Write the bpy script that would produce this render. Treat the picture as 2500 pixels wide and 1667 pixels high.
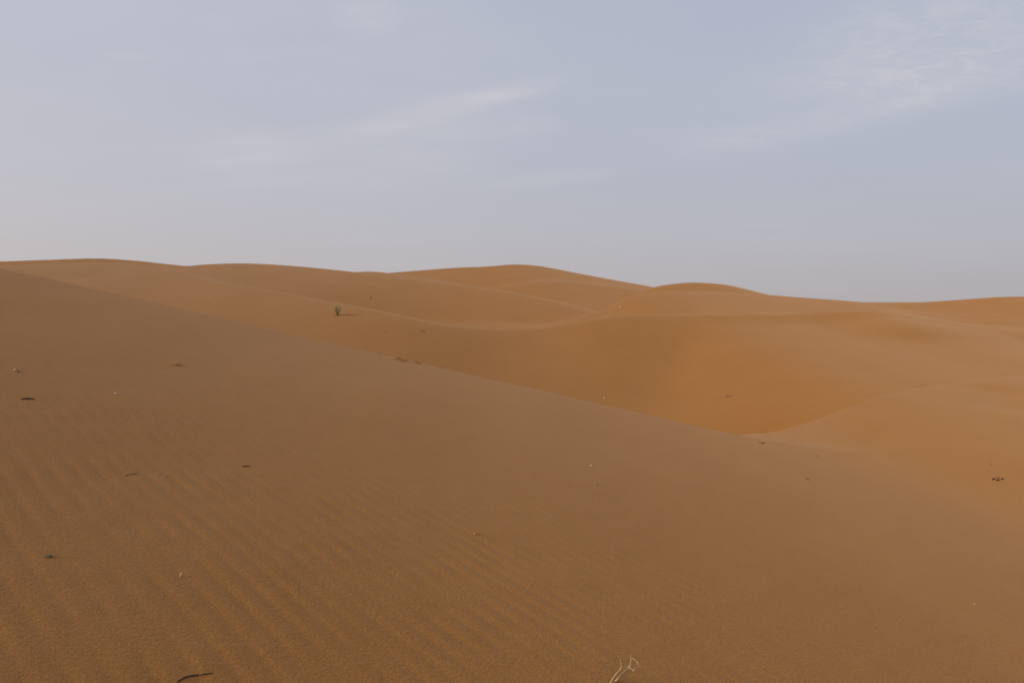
import bpy, bmesh, math, random
import numpy as np
from mathutils import Vector, Matrix, noise as mnoise

for o in list(bpy.data.objects):
    bpy.data.objects.remove(o, do_unlink=True)
SC = bpy.context.scene
C = SC.collection
R = math.radians

# ------------------------------------------------------------------ camera
F = 1667.0                       # focal length in pixels of the 2500 px wide photograph (24 mm lens)
HORIZON = 735.0
EYE = 1.6
PITCH = math.atan((833.5 - HORIZON) / F)
cam_d = bpy.data.cameras.new('camera')
cam = bpy.data.objects.new('camera', cam_d)
C.objects.link(cam)
cam_d.sensor_width = 36.0
cam_d.lens = 36.0 * F / 2500.0
cam_d.clip_start = 0.05
cam_d.clip_end = 6000.0
cam.location = (0, 0, EYE)
cam.rotation_euler = (R(90) - PITCH, 0, 0)
SC.camera = cam

def ray(px, py):
    cx, cy = (px - 1250.0) / F, (833.5 - py) / F
    cp, sp = math.cos(PITCH), math.sin(PITCH)
    return np.array([cx, cp + cy * sp, -sp + cy * cp])

def at(px, py, Y):
    d = ray(px, py)
    return d * (Y / d[1]) + np.array([0, 0, EYE])

# ------------------------------------------------------------------ light
SUN_AZ = (-0.92, -0.40)          # where the light comes from: left and behind
SUN_EL = 23.0
SUN_STRENGTH = 2.0
SKY_STRENGTH = 0.1
SC.view_settings.view_transform = 'Standard'
SC.view_settings.look = 'None'
SC.view_settings.gamma = 1.0
SC.view_settings.use_curve_mapping = False
SC.view_settings.exposure = 0.0

sd = bpy.data.lights.new('sun', 'SUN')
sun = bpy.data.objects.new('sun', sd)
C.objects.link(sun)
sd.energy = SUN_STRENGTH
sd.angle = R(20)
sd.color = (1.0, 0.88, 0.66)
n = math.hypot(*SUN_AZ)
toward = Vector((SUN_AZ[0] / n * math.cos(R(SUN_EL)), SUN_AZ[1] / n * math.cos(R(SUN_EL)), math.sin(R(SUN_EL))))
sun.rotation_euler = (-toward).to_track_quat('-Z', 'Y').to_euler()
sun.location = toward * 60

# ------------------------------------------------------------------ sky
W = bpy.data.worlds.new('World')
SC.world = W
W.use_nodes = True
nt = W.node_tree
nt.nodes.clear()
def N(t, **kw):
    x = nt.nodes.new(t)
    for k, v in kw.items():
        setattr(x, k, v)
    return x
def L(a, b):
    nt.links.new(a, b)
def M(op, a, b=None, c=None, clamp=False):
    m = N('ShaderNodeMath', operation=op, use_clamp=clamp)
    for i, v in enumerate((a, b, c)):
        if v is None:
            continue
        if isinstance(v, (int, float)):
            m.inputs[i].default_value = v
        else:
            L(v, m.inputs[i])
    return m.outputs[0]
def mixc(fac, a, b):
    m = N('ShaderNodeMix', data_type='RGBA')
    for s, v in ((m.inputs[0], fac), (m.inputs[6], a), (m.inputs[7], b)):
        if isinstance(v, (int, float)):
            s.default_value = v
        elif isinstance(v, tuple):
            s.default_value = (*v, 1)
        else:
            L(v, s)
    return m.outputs[2]
out = N('ShaderNodeOutputWorld')
bg = N('ShaderNodeBackground')
bg.inputs['Strength'].default_value = SKY_STRENGTH
L(bg.outputs[0], out.inputs[0])
sky = N('ShaderNodeTexSky', sky_type='NISHITA')
sky.sun_disc = False
sky.sun_elevation = R(SUN_EL)
sky.sun_rotation = math.atan2(toward.x, toward.y)
sky.air_density = 1.0
sky.dust_density = 2.5
sky.ozone_density = 1.6
tc = N('ShaderNodeTexCoord')
sep = N('ShaderNodeSeparateXYZ')
L(tc.outputs['Generated'], sep.inputs[0])
zpos = M('MAXIMUM', sep.outputs[2], 0.0)
# dusty veil: thickest at the horizon, the same all round
veil_f = M('MULTIPLY_ADD', M('EXPONENT', M('MULTIPLY', zpos, -5.0)), 0.16, 0.78)
low = M('EXPONENT', M('MULTIPLY', zpos, -4.2))
veil_c = mixc(low, (6.10, 6.38, 7.60), (5.66, 5.12, 5.06))
side = M('ADD', M('MULTIPLY', sep.outputs[0], toward.x), M('MULTIPLY', sep.outputs[1], toward.y))
warm = mixc(M('MULTIPLY_ADD', side, 0.5, 0.5, clamp=True), (0.78, 0.82, 0.87), (1.10, 1.07, 1.02))
vm = N('ShaderNodeMix', data_type='RGBA', blend_type='MULTIPLY')
vm.inputs[0].default_value = 1.0
L(veil_c, vm.inputs[6]); L(warm, vm.inputs[7])
base = mixc(veil_f, sky.outputs[0], vm.outputs[2])
# thin high cloud, laid on a flat layer overhead
den = M('ADD', zpos, 0.13)
comb = N('ShaderNodeCombineXYZ')
L(M('DIVIDE', sep.outputs[0], den), comb.inputs[0])
L(M('DIVIDE', sep.outputs[1], den), comb.inputs[1])
def cloud_pt(px, py):
    d = ray(px, py)
    d = d / np.linalg.norm(d)
    return np.array([d[0], d[1]]) / (max(d[2], 0) + 0.13)
def noise_tex(scale, detail, rough, stretch=None, dist=0.0, rot=0.0):
    mp = N('ShaderNodeMapping')
    mp.inputs['Rotation'].default_value = (0, 0, rot)
    if stretch:
        mp.inputs['Scale'].default_value = (*stretch, 1)
    L(comb.outputs[0], mp.inputs[0])
    t = N('ShaderNodeTexNoise')
    t.inputs['Scale'].default_value = scale
    t.inputs['Detail'].default_value = detail
    t.inputs['Roughness'].default_value = rough
    t.inputs['Distortion'].default_value = dist
    L(mp.outputs[0], t.inputs['Vector'])
    return t.outputs['Fac']
def ramp(v, a, b):
    m = N('ShaderNodeMapRange', interpolation_type='SMOOTHSTEP')
    L(v, m.inputs[0])
    m.inputs[1].default_value = a
    m.inputs[2].default_value = b
    return m.outputs[0]
wisp = ramp(noise_tex(1.7, 6, 0.62, (0.55, 1.5), 0.5, R(-24)), 0.22, 0.88)
fleck = ramp(noise_tex(11.0, 5, 0.65, (0.8, 1.1), 0.6), 0.40, 0.66)
soft = ramp(noise_tex(0.55, 3, 0.5, None, 0.2, 0.8), 0.35, 0.75)
# single banks of cirrus: (start pixel, end pixel, half width in layer units, strength, share of flecks)
BANKS = [((480, 500), (1560, 240), 0.75, 0.42, 0.0), ((1500, 420), (2600, 120), 0.8, 0.30, 0.4),
         ((700, 372), (1480, 170), 0.18, 0.75, 0.0), ((1080, 265), (1430, 185), 0.13, 0.55, 0.0), ((420, 425), (760, 300), 0.36, 0.65, 0.0),
         ((780, 20), (1010, 60), 0.22, 0.55, 0.8), ((1550, 400), (2560, 190), 0.24, 0.60, 0.25),
         ((1820, 30), (2750, 200), 0.70, 0.95, 0.75), ((200, 130), (420, 145), 0.05, 0.40, 0.0),
         ((1200, 330), (1420, 290), 0.16, 0.35, 0.0), ((1100, 470), (1650, 400), 0.22, 0.40, 0.0),
         ((500, 150), (700, 130), 0.07, 0.30, 0.0)]
tot = None
for (a, b, w, s, fl) in BANKS:
    pa, pb = cloud_pt(*a), cloud_pt(*b)
    c = (pa + pb) / 2
    dv = pb - pa
    ln = np.linalg.norm(dv) / 2 * 1.25
    mp = N('ShaderNodeMapping', vector_type='TEXTURE')
    mp.inputs['Location'].default_value = (c[0], c[1], 0)
    mp.inputs['Rotation'].default_value = (0, 0, math.atan2(dv[1], dv[0]))
    mp.inputs['Scale'].default_value = (ln, w, 1)
    L(comb.outputs[0], mp.inputs[0])
    g = N('ShaderNodeTexGradient', gradient_type='QUADRATIC_SPHERE')
    L(mp.outputs[0], g.inputs[0])
    e = M('MULTIPLY', ramp(g.outputs['Fac'], 0.0, 0.55), s)
    tex = M('MULTIPLY_ADD', wisp, 0.8, 0.2)
    if fl:
        tex = M('ADD', M('MULTIPLY', tex, 1 - fl), M('MULTIPLY', M('MULTIPLY_ADD', fleck, 0.55, 0.4), fl))
    e = M('MULTIPLY', e, tex)
    tot = e if tot is None else M('ADD', tot, e)
faint = M('MULTIPLY', M('MULTIPLY', wisp, soft), 0.55)
cl = M('ADD', tot, faint, clamp=True)
cl = M('MULTIPLY', cl, M('SUBTRACT', 1.0, M('EXPONENT', M('MULTIPLY', zpos, -9.0))))
cl = M('MULTIPLY', cl, 0.54)
col = mixc(cl, base, (6.45, 6.25, 6.5))
L(col, bg.inputs['Color'])

# ------------------------------------------------------------------ materials
def new_mat(name):
    global nt
    m = bpy.data.materials.new(name)
    m.use_nodes = True
    nt = m.node_tree
    b = nt.nodes['Principled BSDF']
    return m, b
def ntex(scale, detail=4, rough=0.55, coord=None, dist=0.0):
    t = N('ShaderNodeTexNoise')
    t.inputs['Scale'].default_value = scale
    t.inputs['Detail'].default_value = detail
    t.inputs['Roughness'].default_value = rough
    t.inputs['Distortion'].default_value = dist
    if coord is not None:
        L(coord, t.inputs['Vector'])
    return t.outputs['Fac']

def sand_material():
    m, b = new_mat('sand')
    g = N('ShaderNodeNewGeometry')
    p = g.outputs['Position']
    patch = ramp(ntex(0.35, 3, 0.5, p, 0.4), 0.3, 0.7)
    patch2 = ramp(ntex(2.2, 4, 0.6, p), 0.3, 0.7)
    grain = ntex(130.0, 3, 0.75, p)
    grain2 = ntex(48.0, 4, 0.75, p)
    c = mixc(patch, (0.366, 0.160, 0.040), (0.382, 0.173, 0.046))
    c = mixc(M('MULTIPLY', patch2, 0.40), c, (0.348, 0.148, 0.036))
    c = mixc(M('MULTIPLY', ramp(grain, 0.47, 0.68), 0.70), c, (0.185, 0.075, 0.020))
    c = mixc(M('MULTIPLY', ramp(grain2, 0.52, 0.75), 0.40), c, (0.50, 0.255, 0.095))
    L(c, b.inputs['Base Color'])
    b.inputs['Roughness'].default_value = 0.95
    b.inputs['Diffuse Roughness'].default_value = 0.6
    b.inputs['Specular IOR Level'].default_value = 0.05
    b.inputs['Sheen Weight'].default_value = 0.19
    b.inputs['Sheen Roughness'].default_value = 0.32
    b.inputs['Sheen Tint'].default_value = (0.95, 0.80, 0.68, 1)
    h = M('ADD', M('MULTIPLY', grain, 0.35), grain2)
    bp = N('ShaderNodeBump')
    bp.inputs['Strength'].default_value = 0.85
    bp.inputs['Distance'].default_value = 0.010
    L(h, bp.inputs['Height'])
    L(bp.outputs[0], b.inputs['Normal'])
    return m
SAND = sand_material()

def plain(name, c1, c2, scale=60.0, rough=0.85, spec=0.25):
    m, b = new_mat(name)
    t = N('ShaderNodeTexCoord')
    f = ramp(ntex(scale, 4, 0.6, t.outputs['Object']), 0.3, 0.7)
    L(mixc(f, c1, c2), b.inputs['Base Color'])
    b.inputs['Roughness'].default_value = rough
    b.inputs['Specular IOR Level'].default_value = spec
    bp = N('ShaderNodeBump')
    bp.inputs['Strength'].default_value = 0.4
    bp.inputs['Distance'].default_value = 0.001
    L(ntex(scale * 3, 3, 0.6, t.outputs['Object']), bp.inputs['Height'])
    L(bp.outputs[0], b.inputs['Normal'])
    return m

# ------------------------------------------------------------------ dunes: one height function
def hermite(xs, ys):
    xs, ys = np.asarray(xs, float), np.asarray(ys, float)
    h = np.diff(xs)
    d = np.diff(ys) / h
    m = np.zeros_like(ys)
    m[1:-1] = (d[:-1] * h[1:] + d[1:] * h[:-1]) / (h[1:] + h[:-1])
    m[0], m[-1] = d[0], d[-1]
    def f(q):
        qc = np.clip(q, xs[0], xs[-1])
        i = np.clip(np.searchsorted(xs, qc, side='right') - 1, 0, len(xs) - 2)
        t = (qc - xs[i]) / h[i]
        t2, t3 = t * t, t * t * t
        v = ((2 * t3 - 3 * t2 + 1) * ys[i] + (t3 - 2 * t2 + t) * h[i] * m[i]
             + (-2 * t3 + 3 * t2) * ys[i + 1] + (t3 - t2) * h[i] * m[i + 1])
        return v
    return f

rng = np.random.default_rng(7)
def waves(seed, wl_lo, wl_hi, k):
    r = np.random.default_rng(seed)
    ang = r.uniform(0, 2 * np.pi, k)
    wl = np.exp(r.uniform(np.log(wl_lo), np.log(wl_hi), k))
    ph = r.uniform(0, 2 * np.pi, k)
    def f(x, y):
        s = np.zeros_like(x)
        for a, w, p in zip(ang, wl, ph):
            s += np.sin((x * math.cos(a) + y * math.sin(a)) * (2 * np.pi / w) + p)
        return s / math.sqrt(k)
    return f

# name, crest [(px, py, distance, front slope)], crest rounding, back slope, concave depth, label
DUNES = [
 ('near', [(-1500, 500, 12, .0), (-600, 530, 12, .006), (0, 655, 12, .010), (500, 768.5, 12, .012), (900, 859.5, 12, .012), (1250, 938, 12, .012),
           (1820, 1068, 12, .012), (2200, 1152, 12, .010), (2500, 1217, 12, .008), (3200, 1330, 12, .0), (4200, 1420, 12, -.02)], (.4, .4), .36, 60,
  'broad rippled sand slope falling away to the right in the foreground'),
 ('right', [(1300, 1260, 12.4, 0.072), (1600, 1142, 12.6, 0.086), (1740, 1090, 13.0, 0.101), (1820, 1068, 13.3, 0.108), (1900, 1057, 13.8, 0.122), (2000, 1031, 14.6, 0.137),
            (2080, 999, 15.4, 0.144), (2150, 972, 16.2, 0.151), (2250, 949, 17.2, 0.151), (2350, 933, 18.2, 0.144), (2450, 921, 19.2, 0.137),
            (2520, 916, 20, 0.130), (2800, 895, 22, 0.130), (3400, 870, 26, 0.130)], (1.9, .4), .40, 2.6,
  'low smooth mound of sand rising behind the foreground slope'),
 ('bowl', [(-300, 676, 90, .10), (100, 660, 70, .13), (300, 662, 58, .15), (400, 671, 52, .16), (500, 683, 46, .17), (600, 697, 42, .18), (700, 715, 39, .19), (760, 728, 37.4, .195), (880, 750, 35.0, .205),
           (1000, 775, 33.4, .22), (1080, 792, 33.2, .23), (1150, 799.5, 33.8, .245), (1250, 801, 35, .265), (1340, 796, 36, .285),
           (1400, 786, 36.6, .295), (1450, 776, 37, .305), (1500, 770, 37.5, .33), (1600, 768, 38, .36), (1800, 770, 39, .42),
           (1950, 768, 40, .47), (2050, 762, 40.4, .47), (2110, 760, 40.6, .45), (2160, 764, 40.8, .42), (2230, 776, 41, .36),
           (2350, 793, 41.5, .26), (2500, 810, 42, .23), (2900, 850, 44, .2)], (.8, .3), .30, 14,
  'sinuous dune with an S shaped crest above a deep sand bowl'),
 ('shoulder', [(1330, 800, 44, .16), (1420, 775, 46, .18), (1500, 742, 48.5, .19), (1545, 719, 50, .19), (1600, 712, 51, .17), (1700, 711, 52, .16),
               (1850, 718, 53, .16), (1950, 727, 53, .15), (2080, 741, 52, .15), (2250, 775, 50, .14), (2600, 800, 50, .14)], (1.5, .5), .2, 12,
  'gentle sand shoulder in front of the small rounded dune'),
 ('round', [(1380, 800, 56, .20), (1480, 760, 58, .21), (1550, 719, 60, .22), (1600, 700, 61, .24), (1640, 693, 61.5, .24), (1700, 690, 62, .24),
            (1770, 696, 62, .24), (1830, 709, 62, .24), (1880, 722, 62, .24), (1980, 745, 62, .22), (2300, 780, 62, .2)], (1.0, .6), .25, 20,
  'small rounded dune top standing on the skyline'),
 ('left', [(-1200, 690, 62, .11), (-400, 664, 63, .11), (0, 649, 64, .11), (150, 645.5, 64, .11), (300, 642, 64, .11), (360, 643.5, 63.5, .11), (430, 649, 62.5, .12),
           (470, 649.5, 61.5, .13), (520, 645.5, 61, .13), (600, 643, 61, .14), (700, 648, 61, .15), (800, 657, 61, .16), (870, 664, 60.5, .17),
           (950, 672, 60, .20), (1050, 686, 59, .23), (1150, 699, 58, .24), (1250, 714, 56, .24), (1350, 733, 54, .24), (1500, 770, 52, .14), (1800, 820, 52, .14)], (1.6, .6), .22, 30,
  'long pale dune flank climbing to the skyline on the side of the shrub'),
 ('wedge', [(700, 690, 80, .14), (820, 668, 80, .14), (870, 664, 80, .14), (905, 663, 80, .14), (950, 667, 79, .14), (1000, 673, 78, .14),
            (1045, 679, 77, .14), (1120, 694, 76, .14), (1300, 740, 76, .14), (1600, 830, 76, .14)], (1.0, .5), .2, 30,
  'thin wedge of sand between two skyline dunes'),
 ('tongue', [(1100, 740, 88, .24), (1250, 704, 90, .26), (1320, 692, 92, .26), (1380, 690, 93, .26), (1450, 697, 93, .26), (1520, 704, 92, .26),
             (1580, 713, 90, .26), (1700, 737, 88, .26), (1900, 780, 88, .26)], (3.0, .8), .2, 30,
  'tongue of sand lying against the tallest far dune'),
 ('tall', [(500, 745, 116, .22), (750, 690, 114, .22), (870, 672, 113, .22), (950, 666, 112, .22), (1000, 662, 112, .22), (1100, 655, 111, .22), (1200, 650, 110, .22),
           (1250, 646, 110, .22), (1310, 649, 110, .20), (1400, 665, 108, .18), (1500, 684, 106, .16), (1595, 701, 104, .15), (1700, 722, 102, .15),
           (1850, 755, 100, .15), (2200, 800, 100, .15)], (1.5, .8), .2, 60,
  'tall smooth dune peak in the middle of the skyline'),
 ('farleft', [(-1500, 670, 96, .2), (-600, 652, 94, .2), (-200, 645, 92, .22), (0, 638, 91, .26), (120, 634, 90, .28), (260, 631, 90, .28), (330, 636, 90, .26), (400, 644, 89, .22), (465, 651, 88, .2),
              (600, 668, 88, .2), (900, 710, 86, .2), (1300, 830, 86, .2)], (.8, .8), .2, 40,
  'low dark dune crest on the skyline beyond the long pale flank'),
 ('farright', [(1600, 760, 96, .12), (1780, 728, 95, .12), (1870, 721, 94, .12), (1950, 727, 93, .12), (2050, 734, 92, .12), (2150, 740.5, 91, .12), (2250, 737.5, 90, .12),
               (2350, 731, 89, .12), (2430, 725.5, 88, .12), (2510, 724, 88, .12), (2800, 720, 88, .12), (3600, 712, 90, .12)], (1.0, .8), .2, 14,
  'long low dune dipping and rising along the skyline'),
]
FUN = []
for name, pts, rnd, back, depth, label in DUNES:
    P = np.array([at(a, b, c) for a, b, c, s in pts])
    FUN.append((hermite(P[:, 0], P[:, 1]), hermite(P[:, 0], P[:, 2]), hermite(P[:, 0], [p[3] for p in pts]), rnd, back, depth))

def ridge(x, y, a, b, amp, w, taper=1.0):
    """smooth additive ridge (or trough) along the ground line a-b"""
    ax, ay = a; bx, by = b
    dx, dy = bx - ax, by - ay
    l2 = dx * dx + dy * dy
    t = ((x - ax) * dx + (y - ay) * dy) / l2
    tc_ = np.clip(t, 0, 1)
    d2 = (x - ax - tc_ * dx) ** 2 + (y - ay - tc_ * dy) ** 2
    return amp * np.exp(-d2 / (w * w))

def xy(px, Y):
    return ((px - 1250.0) / F * Y, Y)

w_big = waves(3, 9, 40, 9)
w_mid = waves(5, 1.6, 6, 10)
w_ph = waves(11, .9, 5.0, 10)
w_am = waves(13, .35, 1.6, 12)
w_small = waves(17, .25, .9, 10)

def heights(x, y):
    hs = []
    for i, (fy, fz, fs, rnd, back, depth) in enumerate(FUN):
        def prof(xq):
            yc = fy(xq)
            zc = fz(xq)
            s = fs(xq)
            t = yc - y
            rr = np.where(t > 0, rnd[0], rnd[1])
            tau = np.sqrt(t * t + rr * rr) - rr
            front = np.where(np.abs(s) > 1e-6, depth * (1 - np.exp(-np.clip(s * tau / depth, -3, 50))), 0)
            return zc - np.where(t > 0, front, back * tau)
        if i == 2:
            # the bends of the crest die away down the face
            sp = 0.26 * np.clip(fy(x) - y, 0, 20)
            h = sum(w * prof(x + o * sp) for o, w in ((-2, .1), (-1, .22), (0, .36), (1, .22), (2, .1)))
        else:
            h = prof(x)
        if i == 0:
            # the crest of the near slope is worn, not ruled
            h = h + 0.006 * w_mid(x, y)
        elif i == 2:
            # a rounded spur runs out from the high point of the crest; its left face meets the bowl in a soft crease
            d = (x - 9.0) * 0.826 - (y - 26.4) * 0.564
            d = 0.5 * (d + np.sqrt(d * d + 0.25))
            u = d / 3.8
            g = np.where(u < 1, 1 - (1 - u) ** 2, 1 - 2.0 * (1 - np.exp(-((u - 1) / 1.5) ** 2)))
            f = np.clip((40.8 - y) / 6.0, 0, 1)
            h = h + 1.0 * g * f * f * (3 - 2 * f) + ridge(x, y, xy(1925, 34), xy(1790, 25.5), -0.16, 1.3)
        elif i == 1:
            h = h + ridge(x, y, xy(2440, 17.0), xy(2460, 15.5), -0.09, 0.7)
        hs.append(h)
    hs.append(np.full_like(x, -5.0))
    return np.array(hs)

def surface(x, y, want_arg=False):
    x = np.asarray(x, float); y = np.asarray(y, float)
    hs = heights(x, y)
    r = np.hypot(x, y)
    k = np.clip(r * (0.005 + 0.008 * np.clip(1 - (r - 16) / 7, 0, 1)), 0.03, 0.5)
    mx = hs.max(0)
    z = mx + k * np.log(np.exp((hs - mx) / k).sum(0))
    arg = hs.argmax(0)
    z = z + np.clip((r - 8) / 40, 0, 1) * 0.03 * w_big(x, y) + 0.003 * w_mid(x + 40, y)
    # wind ripples, strongest on the left of the near slope and dying out with distance
    ph = (0.66 * x + 0.75 * y) * (2 * np.pi / 0.118) + 1.25 * w_ph(x, y)
    am = 0.0019 * np.clip(0.85 + 0.5 * w_am(x, y), 0.15, 1.7)
    am = am * np.clip(1 - (r - 4.0) / 5.0, 0, 1) * np.clip(1.0 - (x - 0.2) / 2.2, 0.10, 1)
    near = np.clip((11.5 - y) / 2, 0, 1)
    sw = np.sin(ph)
    z = z + near * am * (sw + 0.25 * np.sin(2 * ph + 0.8)) + near * 0.0010 * w_small(x, y)
    return (z, arg) if want_arg else z

def zat(x, y):
    return float(surface(np.array([x]), np.array([y]))[0])

def hit(px, py):
    """where the sight line through a pixel meets the sand"""
    d = ray(px, py)
    ts = np.concatenate([np.linspace(1.0, 14, 2600), np.linspace(14, 140, 6000)])
    z = surface(d[0] * ts, d[1] * ts)
    below = (EYE + d[2] * ts) < z
    i = int(np.argmax(below)) if below.any() else len(ts) - 1
    t0, t1 = ts[max(i - 1, 0)], ts[i]
    for _ in range(20):
        tm = (t0 + t1) / 2
        if EYE + d[2] * tm < zat(d[0] * tm, d[1] * tm):
            t1 = tm
        else:
            t0 = tm
    return Vector((d[0] * t1, d[1] * t1, zat(d[0] * t1, d[1] * t1)))

def build_sand():
    fine = np.linspace(-R(45), R(45), 1060)
    coarse = np.linspace(R(45), R(315), 150)[1:-1]
    th = np.concatenate([fine, coarse])
    inv = np.linspace(1 / 1.3, 1 / 12.0, 760)
    r = np.concatenate([[0.05, 0.3, 0.6, 0.9, 1.1], 1 / inv, np.exp(np.linspace(np.log(12.06), np.log(150), 330)),
                        np.exp(np.linspace(np.log(158), np.log(4500), 45))])
    nr, nc = len(r), len(th)
    X = r[:, None] * np.sin(th)[None, :]
    Y = r[:, None] * np.cos(th)[None, :]
    Z, A = surface(X.ravel(), Y.ravel(), True)
    V = np.stack([X.ravel(), Y.ravel(), Z], 1)
    i = np.arange(nr - 1)[:, None]
    j = np.arange(nc)[None, :]
    j2 = (j + 1) % nc
    Q = np.stack([i * nc + j, i * nc + j2, (i + 1) * nc + j2, (i + 1) * nc + j], -1).reshape(-1, 4)
    Q = Q[:, ::-1]
    # shared vertex normals of the whole sheet, so that dunes meet without a seam
    a = V[Q[:, 2]] - V[Q[:, 0]]
    b = V[Q[:, 3]] - V[Q[:, 1]]
    fn = np.cross(a, b)
    if fn[:, 2].mean() < 0:
        Q = Q[:, ::-1]; fn = -fn
    VN = np.zeros_like(V)
    for c in range(4):
        for ax in range(3):
            VN[:, ax] += np.bincount(Q[:, c], weights=fn[:, ax], minlength=len(V))
    VN /= np.linalg.norm(VN, axis=1)[:, None] + 1e-12
    FA = A[Q[:, 0]]
    cap_done = False
    for d in range(len(DUNES) + 1):
        sel = Q[FA == d]
        if len(sel) == 0:
            continue
        used, inv_i = np.unique(sel.ravel(), return_inverse=True)
        me = bpy.data.meshes.new('sand_dune')
        me.vertices.add(len(used))
        me.vertices.foreach_set('co', V[used].astype(np.float32).ravel())
        me.loops.add(len(inv_i))
        me.loops.foreach_set('vertex_index', inv_i.astype(np.int32))
        nf = len(sel)
        me.polygons.add(nf)
        me.polygons.foreach_set('loop_start', np.arange(0, nf * 4, 4, dtype=np.int32))
        me.polygons.foreach_set('use_smooth', np.ones(nf, dtype=bool))
        me.update(calc_edges=True)
        me.normals_split_custom_set_from_vertices(VN[used].tolist())
        me.materials.append(SAND)
        ob = bpy.data.objects.new('sand_dune' if d < len(DUNES) else 'ground', me)
        C.objects.link(ob)
        ob['kind'] = 'structure'
        ob['label'] = DUNES[d][5] if d < len(DUNES) else 'flat sand floor between the dunes'
build_sand()

# ------------------------------------------------------------------ small things on the sand
def link(name, me, mat, parent=None):
    me.materials.append(mat)
    o = bpy.data.objects.new(name, me)
    C.objects.link(o)
    if parent:
        o.parent = parent
    return o
def tag(o, label, cat, group=None):
    o['label'] = label
    o['category'] = cat
    if group:
        o['group'] = group
    return o
def empty(name, loc):
    o = bpy.data.objects.new(name, None)
    o.empty_display_size = 0.05
    C.objects.link(o)
    o.location = loc
    return o

def smooth_path(pts, n=6):
    pts = [Vector(p) for p in pts]
    if len(pts) < 3:
        return pts
    res = []
    for i in range(len(pts) - 1):
        p0, p1, p2, p3 = pts[max(i - 1, 0)], pts[i], pts[i + 1], pts[min(i + 2, len(pts) - 1)]
        for k in range(n):
            t = k / n
            res.append(0.5 * ((2 * p1) + (p2 - p0) * t + (2 * p0 - 5 * p1 + 4 * p2 - p3) * t * t + (3 * p1 - p0 - 3 * p2 + p3) * t ** 3))
    res.append(pts[-1])
    return res

def tube(bm, pts, r0, r1, sides=7, n=6, rough=0.12, seed=1):
    rd = random.Random(seed)
    path = smooth_path(pts, n)
    rings = []
    for i, p in enumerate(path):
        t = i / (len(path) - 1)
        d = (path[min(i + 1, len(path) - 1)] - path[max(i - 1, 0)]).normalized()
        u = d.orthogonal().normalized()
        v = d.cross(u)
        rr = (r0 + (r1 - r0) * t) * (1 + rd.uniform(-rough, rough))
        rings.append([bm.verts.new(p + (u * math.cos(a) + v * math.sin(a)) * rr * (1 + rd.uniform(-rough, rough) * .5))
                      for a in [2 * math.pi * k / sides for k in range(sides)]])
    for a, b in zip(rings[:-1], rings[1:]):
        best = min(range(sides), key=lambda s: (a[0].co - b[s].co).length)
        for k in range(sides):
            bm.faces.new((a[k], a[(k + 1) % sides], b[(k + 1 + best) % sides], b[(k + best) % sides]))
    bm.faces.new(rings[0][::-1])
    bm.faces.new(rings[-1])

def finish(bm, name, mat, parent=None, smooth=True):
    bmesh.ops.recalc_face_normals(bm, faces=bm.faces)
    me = bpy.data.meshes.new(name)
    bm.to_mesh(me)
    bm.free()
    if smooth:
        me.polygons.foreach_set('use_smooth', [True] * len(me.polygons))
    return link(name, me, mat, parent)

def pebble(px, py, wpx, hpx, mat, label, cat='stone', name='pebble', seed=1, sink=0.30, dpth=0.8, rotz=0.0, group=None, sub=2, bumpy=.22):
    p = hit(px, py)
    s = p.y / F
    a, b, c = wpx * s / 2, wpx * s / 2 * dpth, hpx * s / 2
    bm = bmesh.new()
    bmesh.ops.create_icosphere(bm, subdivisions=sub, radius=1.0)
    off = Vector((seed * 3.7, seed * 1.3, 0))
    for v in bm.verts:
        f = 1 + bumpy * mnoise.noise(v.co * 1.3 + off) + bumpy * .5 * mnoise.noise(v.co * 3.1 + off)
        q = v.co * f
        v.co = Vector((q.x * a, q.y * b, q.z * c))
        v.co = Matrix.Rotation(rotz, 3, 'Z') @ v.co
        v.co.z += c * (1 - 2 * sink)
    o = finish(bm, name, mat)
    o.location = p
    # lie on the slope
    e = 0.03
    nrm = Vector((-(zat(p.x + e, p.y) - zat(p.x - e, p.y)) / (2 * e), -(zat(p.x, p.y + e) - zat(p.x, p.y - e)) / (2 * e), 1)).normalized()
    o.rotation_euler = Vector((0, 0, 1)).rotation_difference(nrm).to_euler()
    return tag(o, label, cat, group)

def stick(pxs, r0, r1, mat, label, name='stick', lift=0.4, seed=1, cat='stick'):
    pts = [hit(*p) for p in pxs]
    org = pts[0].copy()
    m = sum(pts, Vector()) / len(pts)
    bm = bmesh.new()
    rel = []
    for i, p in enumerate(pts):
        k = math.sin(math.pi * i / (len(pts) - 1))
        rel.append(p - m + Vector((0, 0, lift * r0 + k * r0 * 0.6)))
    tube(bm, rel, r0, r1, 7, 6, .15, seed)
    o = finish(bm, name, mat)
    o.location = m
    return tag(o, label, cat)

BARK = plain('dark_bark', (0.060, 0.034, 0.019), (0.120, 0.070, 0.038), 90)
STRAW = plain('dry_straw', (0.50, 0.34, 0.17), (0.36, 0.23, 0.10), 70)
GREENSTONE = plain('green_grey_stone', (0.120, 0.092, 0.045), (0.165, 0.125, 0.066), 60)
TANSTONE = plain('tan_stone', (0.55, 0.34, 0.19), (0.42, 0.24, 0.12), 80)
WHITE = plain('bleached_shell', (0.56, 0.48, 0.39), (0.50, 0.41, 0.32), 60)
ORANGE = plain('orange_stone', (0.44, 0.21, 0.085), (0.38, 0.17, 0.065), 80)
CHIP = plain('brown_chip', (0.24, 0.12, 0.048), (0.29, 0.15, 0.06), 80)
DARK = plain('dark_debris', (0.030, 0.016, 0.010), (0.060, 0.032, 0.018), 80)
LEAFM = plain('shrub_leaf', (0.55, 0.42, 0.18), (0.68, 0.54, 0.28), 9)
STEMM = plain('shrub_stem', (0.16, 0.095, 0.045), (0.24, 0.16, 0.08), 30)

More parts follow.
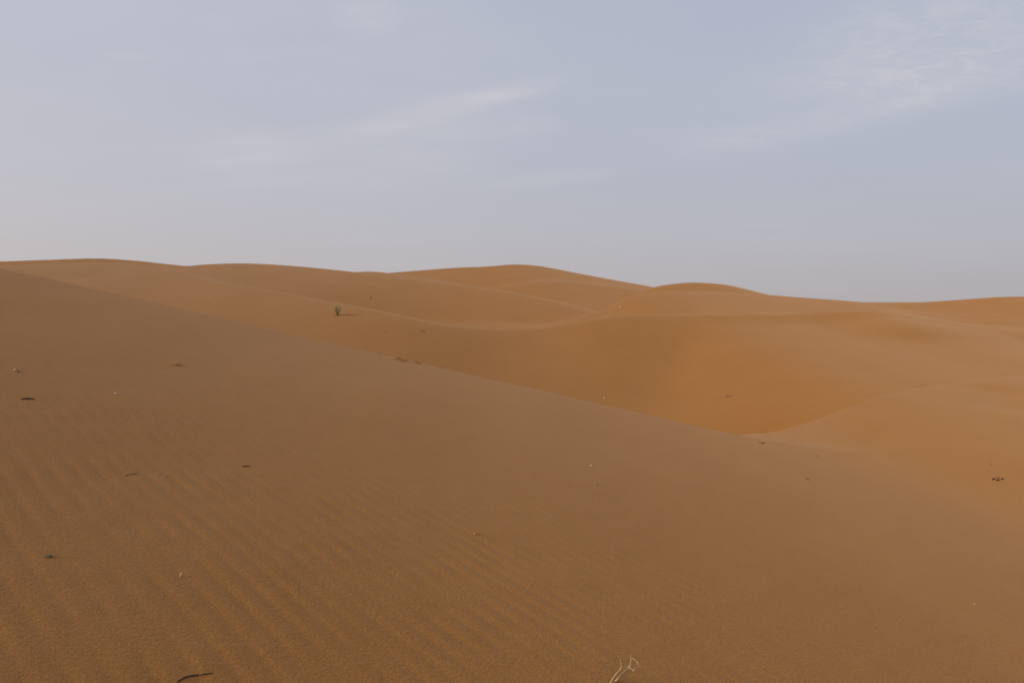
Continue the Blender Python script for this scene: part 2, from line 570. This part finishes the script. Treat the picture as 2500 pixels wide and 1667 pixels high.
# --- the dry forked twig at the bottom
def dry_twig():
    s = 140 / 2263.0
    base = hit(1486, 1672)
    Y0 = base.y
    root = empty('dry_twig', base)
    def pt(zx, zy, off=0.0):
        px, py = 1460 + zx * s, 1570 + zy * s
        Y = Y0 + 0.02 + (1700 - zy) / 1700 * 0.075 + off
        return Vector(at(px, py, Y)) - base
    specs = [
        ('stem', [(430, 1760, -.01), (490, 1568, 0), (580, 1400, 0), (700, 1230, 0), (800, 1110, 0), (900, 1000, 0), (918, 860, -.005), (885, 590, -.01)], .0031, .0012),
        ('stem', [(520, 1600, .004), (640, 1470, .006), (800, 1330, .008), (950, 1190, .01), (1090, 1050, .01), (1255, 880, .008), (1300, 620, .004), (1295, 430, 0)], .0030, .0012),
        ('side_branch', [(1297, 620, .004), (1385, 600, .002), (1480, 675, 0), (1575, 750, -.002), (1580, 860, -.004)], .0018, .0012),
        ('side_branch', [(905, 985, 0), (985, 930, .005), (1130, 930, .01), (1240, 890, .008)], .0017, .0012),
        ('side_branch', [(830, 1300, .008), (960, 1215, .014), (1120, 1130, .018), (1270, 1020, .02)], .0022, .0010),
        ('side_branch', [(1200, 945, .01), (1310, 990, .004), (1430, 1105, -.004)], .0020, .0012),
        ('side_branch', [(1420, 1090, -.004), (1425, 1000, .0), (1540, 940, .004), (1690, 865, .008)], .0014, .0007),
        ('side_branch', [(640, 1480, .006), (740, 1440, -.004), (840, 1300, -.004)], .0030, .0020),
    ]
    for i, (nm, pl, r0, r1) in enumerate(specs):
        bm = bmesh.new()
        tube(bm, [pt(*p) for p in pl], r0 * 1.75, r1 * 1.9, 7, 6, .16, 20 + i)
        finish(bm, nm, STRAW, root)
    tag(root, 'pale dry forked twig sticking up out of the foreground sand', 'twig')
dry_twig()

stick([(433, 1665), (448, 1656), (463, 1651), (484, 1647.5)], .0030, .0036, BARK, 'long curved dark stick half buried in the foreground sand', seed=4, name='curved_stick')
stick([(490, 1647.2), (505, 1645.5), (520, 1643)], .0028, .0012, BARK, 'short dark stick end beyond the tip of the long curved stick', seed=8, name='stick')
stick([(52, 975), (66, 974.5), (72, 974), (83, 975)], 0.0065, .0045, BARK, 'straight dark stick lying flat on the slope with no pebble touching it', seed=5, name='stick')
stick([(592, 1139), (600, 1138.5), (611, 1137)], .0036, .0026, BARK, 'short dark splinter lying on the rippled sand', seed=6, name='wood_splinter', cat='splinter')
stick([(1852, 1079), (1859, 1082), (1865, 1080)], .010, .006, CHIP, 'tiny bent dark twig at the foot of the low mound', seed=7, name='small_twig', cat='twig')
stick([(1441, 1135.5), (1444, 1137.5), (1447, 1138)], .0052, .004, WHITE, 'pale thin sliver curled on the smooth middle of the slope', seed=9, name='shell_sliver', cat='sliver')
stick([(2376, 1472), (2380, 1474), (2383, 1475)], .0026, .002, WHITE, 'pale thin sliver on the bare sand under the cluster of dark scraps', seed=10, name='shell_sliver', cat='sliver')
stick([(306, 1162), (313, 1159), (322, 1158), (336, 1156.5)], .0022, .0015, BARK, 'hair thin brown stem pressed into the ripples', seed=12, name='thin_straw', cat='straw')

pebble(118, 1359, 20, 9, GREENSTONE, 'smooth dark green grey pebble with a shadow on the rippled sand', seed=2, dpth=.7, rotz=.3)
pebble(441, 1408, 7, 15, TANSTONE, 'upright pale tan pebble standing alone on the ripples', seed=3, dpth=.9, sink=.2)
pebble(37, 906, 7, 9, TANSTONE, 'pale tan pebble above the straight dark stick', seed=4, sink=.2)
pebble(44, 908, 6, 6, GREENSTONE, 'dark pebble touching a pale tan pebble', seed=9, sink=.25)
pebble(282, 961.5, 8, 3.4, WHITE, 'white shell fragment brightest speck on the near slope', 'shell', 'shell_fragment', seed=5, sink=.2)
pebble(125, 978.5, 4.5, 2.6, TANSTONE, 'tiny cream grain just beyond the end of the straight dark stick', seed=6, sink=.2)
pebble(191, 969, 4.5, 2, TANSTONE, 'tiny cream grain between the straight dark stick and the white shell fragment', seed=7, sink=.2)
pebble(240, 1075, 5.5, 3.2, TANSTONE, 'small flat tan pebble with a thin shadow where ripples begin', seed=21, sink=.2)
pebble(407, 1163, 6, 3, CHIP, 'dark seed lying near the hair thin brown stem', 'seed', 'seed', seed=8, sink=.2)
pebble(1160, 1304, 9, 7, ORANGE, 'orange sand lump beside a dark grain', 'lump', 'sand_lump', seed=10, sink=.3)
pebble(1170, 1305, 4, 5, CHIP, 'dark grain touching the orange sand lump', 'grain', 'dark_grain', seed=11, sink=.2)
pebble(1458, 1183, 8, 3.6, CHIP, 'flat dark chip below the pale curled sliver', 'chip', 'bark_chip', seed=12, sink=.35)
pebble(1971, 1169.5, 10, 3, CHIP, 'dark narrow dead leaf on the smooth sand below the low mound', 'leaf', 'dead_leaf', seed=13, sink=.3, dpth=.4)
pebble(1997, 1113, 4, 2.6, CHIP, 'tiny dark crumb on the foot of the low mound', 'crumb', 'dark_crumb', seed=14, sink=.2)
pebble(1476, 972.5, 6, 2.6, WHITE, 'white shell chip on the floor of the sand bowl', 'shell', 'shell_fragment', seed=15, sink=.2)
pebble(1514, 751, 6, 3.4, WHITE, 'white stone on the pale slope under the small rounded dune', 'stone', 'white_stone', seed=16, sink=.2)
pebble(1030, 808.5, 14, 3, CHIP, 'dark flat chip below the S shaped crest', 'chip', 'bark_chip', seed=17, sink=.4)
pebble(905, 727, 5, 3, CHIP, 'tiny dark lump on the flank beyond the shrub', 'lump', 'dark_lump', seed=18, sink=.2)
pebble(942, 810, 7, 2.4, CHIP, 'small brown chip between the shrub and the dark flat chip', 'chip', 'bark_chip', seed=19, sink=.4)
pebble(524, 742.5, 9, 3, TANSTONE, 'cream stone just behind the near slope crest', 'stone', 'cream_stone', seed=20, sink=.35)
pebble(1074, 898, 5, 3, CHIP, 'dark speck on the crest of the near slope', 'crumb', 'dark_crumb', seed=22, sink=.2)

# --- scatter of dark scraps on the low mound
SCRAPS = [(2425.5, 1170.5, 7, 4.5, 'dark wing shaped scrap apart from its cluster on the low mound'),
          (2433.7, 1165.8, 4, 2.4, 'small dark scrap at the top of the scrap cluster'),
          (2438.8, 1167.6, 4, 2.4, 'thin dark scrap lying just below the topmost scrap'),
          (2437.5, 1171.8, 5, 3.0, 'flat dark scrap in the middle of the scrap cluster'),
          (2433.5, 1172.9, 4.5, 3.0, 'flat dark scrap touching the middle scrap'),
          (2446.8, 1170.4, 5, 5.0, 'thick dark scrap at the tall end of the scrap cluster'),
          (2441.0, 1174.8, 3.5, 2.0, 'faint dark scrap at the foot of the scrap cluster')]
for i, (a, b, w, h, lb) in enumerate(SCRAPS):
    pebble(a, b, w, h, DARK, lb, 'scrap', 'dark_scrap', seed=30 + i, sink=.12, dpth=.5 + .1 * (i % 3), rotz=i * .7,
           group='dark scraps scattered on the low mound', bumpy=.45)
pebble(2420, 1133.5, 6, 3, CHIP, 'brown half buried lump above the cluster of dark scraps', 'lump', 'brown_lump', seed=40, sink=.42)

# --- clods and broken crust
def mound(px, py, wpx, dep, hgt, label, seed, rot=0.0, name='sand_clod'):
    p = hit(px, py)
    s = p.y / F
    a = wpx * s / 2
    bm = bmesh.new()
    nx, ny = 26, 14
    e = 0.05
    gx = (zat(p.x + e, p.y) - zat(p.x - e, p.y)) / (2 * e)
    grid = {}
    for i in range(nx + 1):
        for j in range(ny + 1):
            u, v = i / nx * 2 - 1, j / ny * 2 - 1
            lx, ly = u * a, v * dep
            wx = lx * math.cos(rot) - ly * math.sin(rot)
            wy = lx * math.sin(rot) + ly * math.cos(rot)
            env = max(0, 1 - u * u) ** 1.2 * max(0, 1 - v * v)
            steep = 1 - 0.55 * v                    # steeper on the near side
            q = Vector((wx / max(a, .01) * 2.1 + seed, wy / max(dep, .01) * 1.3, seed))
            hz = hgt * env * steep * (0.75 + 0.7 * mnoise.noise(q)) - 0.006 * (1 - env)
            grid[i, j] = bm.verts.new((wx, wy, zat(p.x + wx, p.y + wy) - p.z + hz))
    for i in range(nx):
        for j in range(ny):
            bm.faces.new((grid[i, j], grid[i + 1, j], grid[i + 1, j + 1], grid[i, j + 1]))
    o = finish(bm, name, SAND)
    o.location = p
    return tag(o, label, 'sand clod')
mound(430, 890, 38, .10, .022, 'low crumbled sand clod on the upper part of the near slope', 3)
mound(975, 878, 46, .22, .042, 'long broken ledge of sand crust on the near slope crest', 5, -.1, 'sand_crust')
mound(1014, 884.5, 26, .16, .040, 'short broken ledge of sand crust beside the long ledge', 8, -.1, 'sand_crust')
mound(923, 861, 14, .12, .030, 'small lump of sand crust uphill of the long ledge', 11, 0, 'sand_crust')

# --- desert shrub
def shrub(px, py, hpx, wpx, label, name, seed, n_stems, leafy):
    p = hit(px, py)
    s = p.y / F
    H, Wd = hpx * s, wpx * s
    root = empty(name, p)
    rd = random.Random(seed)
    tips = []
    for k in range(n_stems):
        a = rd.uniform(0, 2 * math.pi)
        lean = rd.uniform(.15, 1.0)
        h = H * rd.uniform(.65, 1.0) * (1 - .25 * lean)
        tip = Vector((math.cos(a) * Wd * .5 * lean, math.sin(a) * Wd * .5 * lean, h))
        st = Vector((math.cos(a) * Wd * .05, math.sin(a) * Wd * .05, -.03))
        mid = st.lerp(tip, .5) * 1.0
        mid.x *= .7; mid.y *= .7
        bm = bmesh.new()
        tube(bm, [st, mid, tip], .0055, .0018, 5, 5, .15, seed + k)
        finish(bm, 'stem', STEMM, root)
        tips.append((st, mid, tip))
    bm = bmesh.new()
    for (st, mid, tip) in tips:
        path = smooth_path([st, mid, tip], 8)
        for q in range(leafy):
            t = rd.uniform(.35, 1.0) ** .8
            o = path[min(int(t * (len(path) - 1)), len(path) - 1)]
            d = Vector((rd.uniform(-1, 1), rd.uniform(-1, 1), rd.uniform(.1, 1.4))).normalized()
            ln = rd.uniform(.025, .065)
            w = d.orthogonal().normalized() * rd.uniform(.005, .009)
            up = d.cross(w).normalized() * .002
            b0 = bm.verts.new(o - w * .6); b1 = bm.verts.new(o + w * .6)
            m0 = bm.verts.new(o + d * ln * .5 - w + up); m1 = bm.verts.new(o + d * ln * .5 + w + up)
            tp = bm.verts.new(o + d * ln)
            bm.faces.new((b0, b1, m1, m0)); bm.faces.new((m0, m1, tp))
    fo = finish(bm, 'foliage', LEAFM, root, False)
    fo['kind'] = 'stuff'
    # dead stems and litter round the foot
    bm = bmesh.new()
    for q in range(34):
        a = rd.uniform(0, 2 * math.pi)
        rr = Wd * rd.uniform(.05, .55)
        o = Vector((math.cos(a) * rr, math.sin(a) * rr, 0))
        o.z = zat(p.x + o.x, p.y + o.y) - p.z - .005
        d = Vector((math.cos(a) * .8, math.sin(a) * .8, rd.uniform(.2, 1.1))).normalized()
        tube(bm, [o, o + d * rd.uniform(.03, .10)], .0035, .0015, 4, 2, .1, q)
    li = finish(bm, 'litter', STEMM, root)
    li['kind'] = 'stuff'
    tag(root, label, 'shrub')
shrub(824, 770.5, 29, 25, 'small yellow green desert shrub on the slope behind the near crest', 'desert_shrub', 3, 30, 46)

def tuft(px, py, wpx, hpx, label, seed):
    p = hit(px, py)
    s = p.y / F
    rd = random.Random(seed)
    root = empty('dead_tuft', p)
    for k in range(12):
        a = rd.uniform(-.5, .9)
        d = Vector((math.cos(a) * wpx * s * rd.uniform(.3, .8), rd.uniform(-.1, .15), hpx * s * rd.uniform(.25, 1.0)))
        st = Vector((rd.uniform(-.4, .2) * wpx * s, rd.uniform(-.06, .06), -.015))
        st.z += zat(p.x + st.x, p.y + st.y) - p.z
        bm = bmesh.new()
        tube(bm, [st, st + d * .5 + Vector((0, 0, .02)), st + d], .005, .002, 4, 4, .1, k)
        finish(bm, 'stalk', STEMM if k % 3 else LEAFM, root)
    tag(root, label, 'grass tuft')
tuft(1772, 970, 26, 12, 'flattened dead tuft of stalks low in the sand bowl', 4)
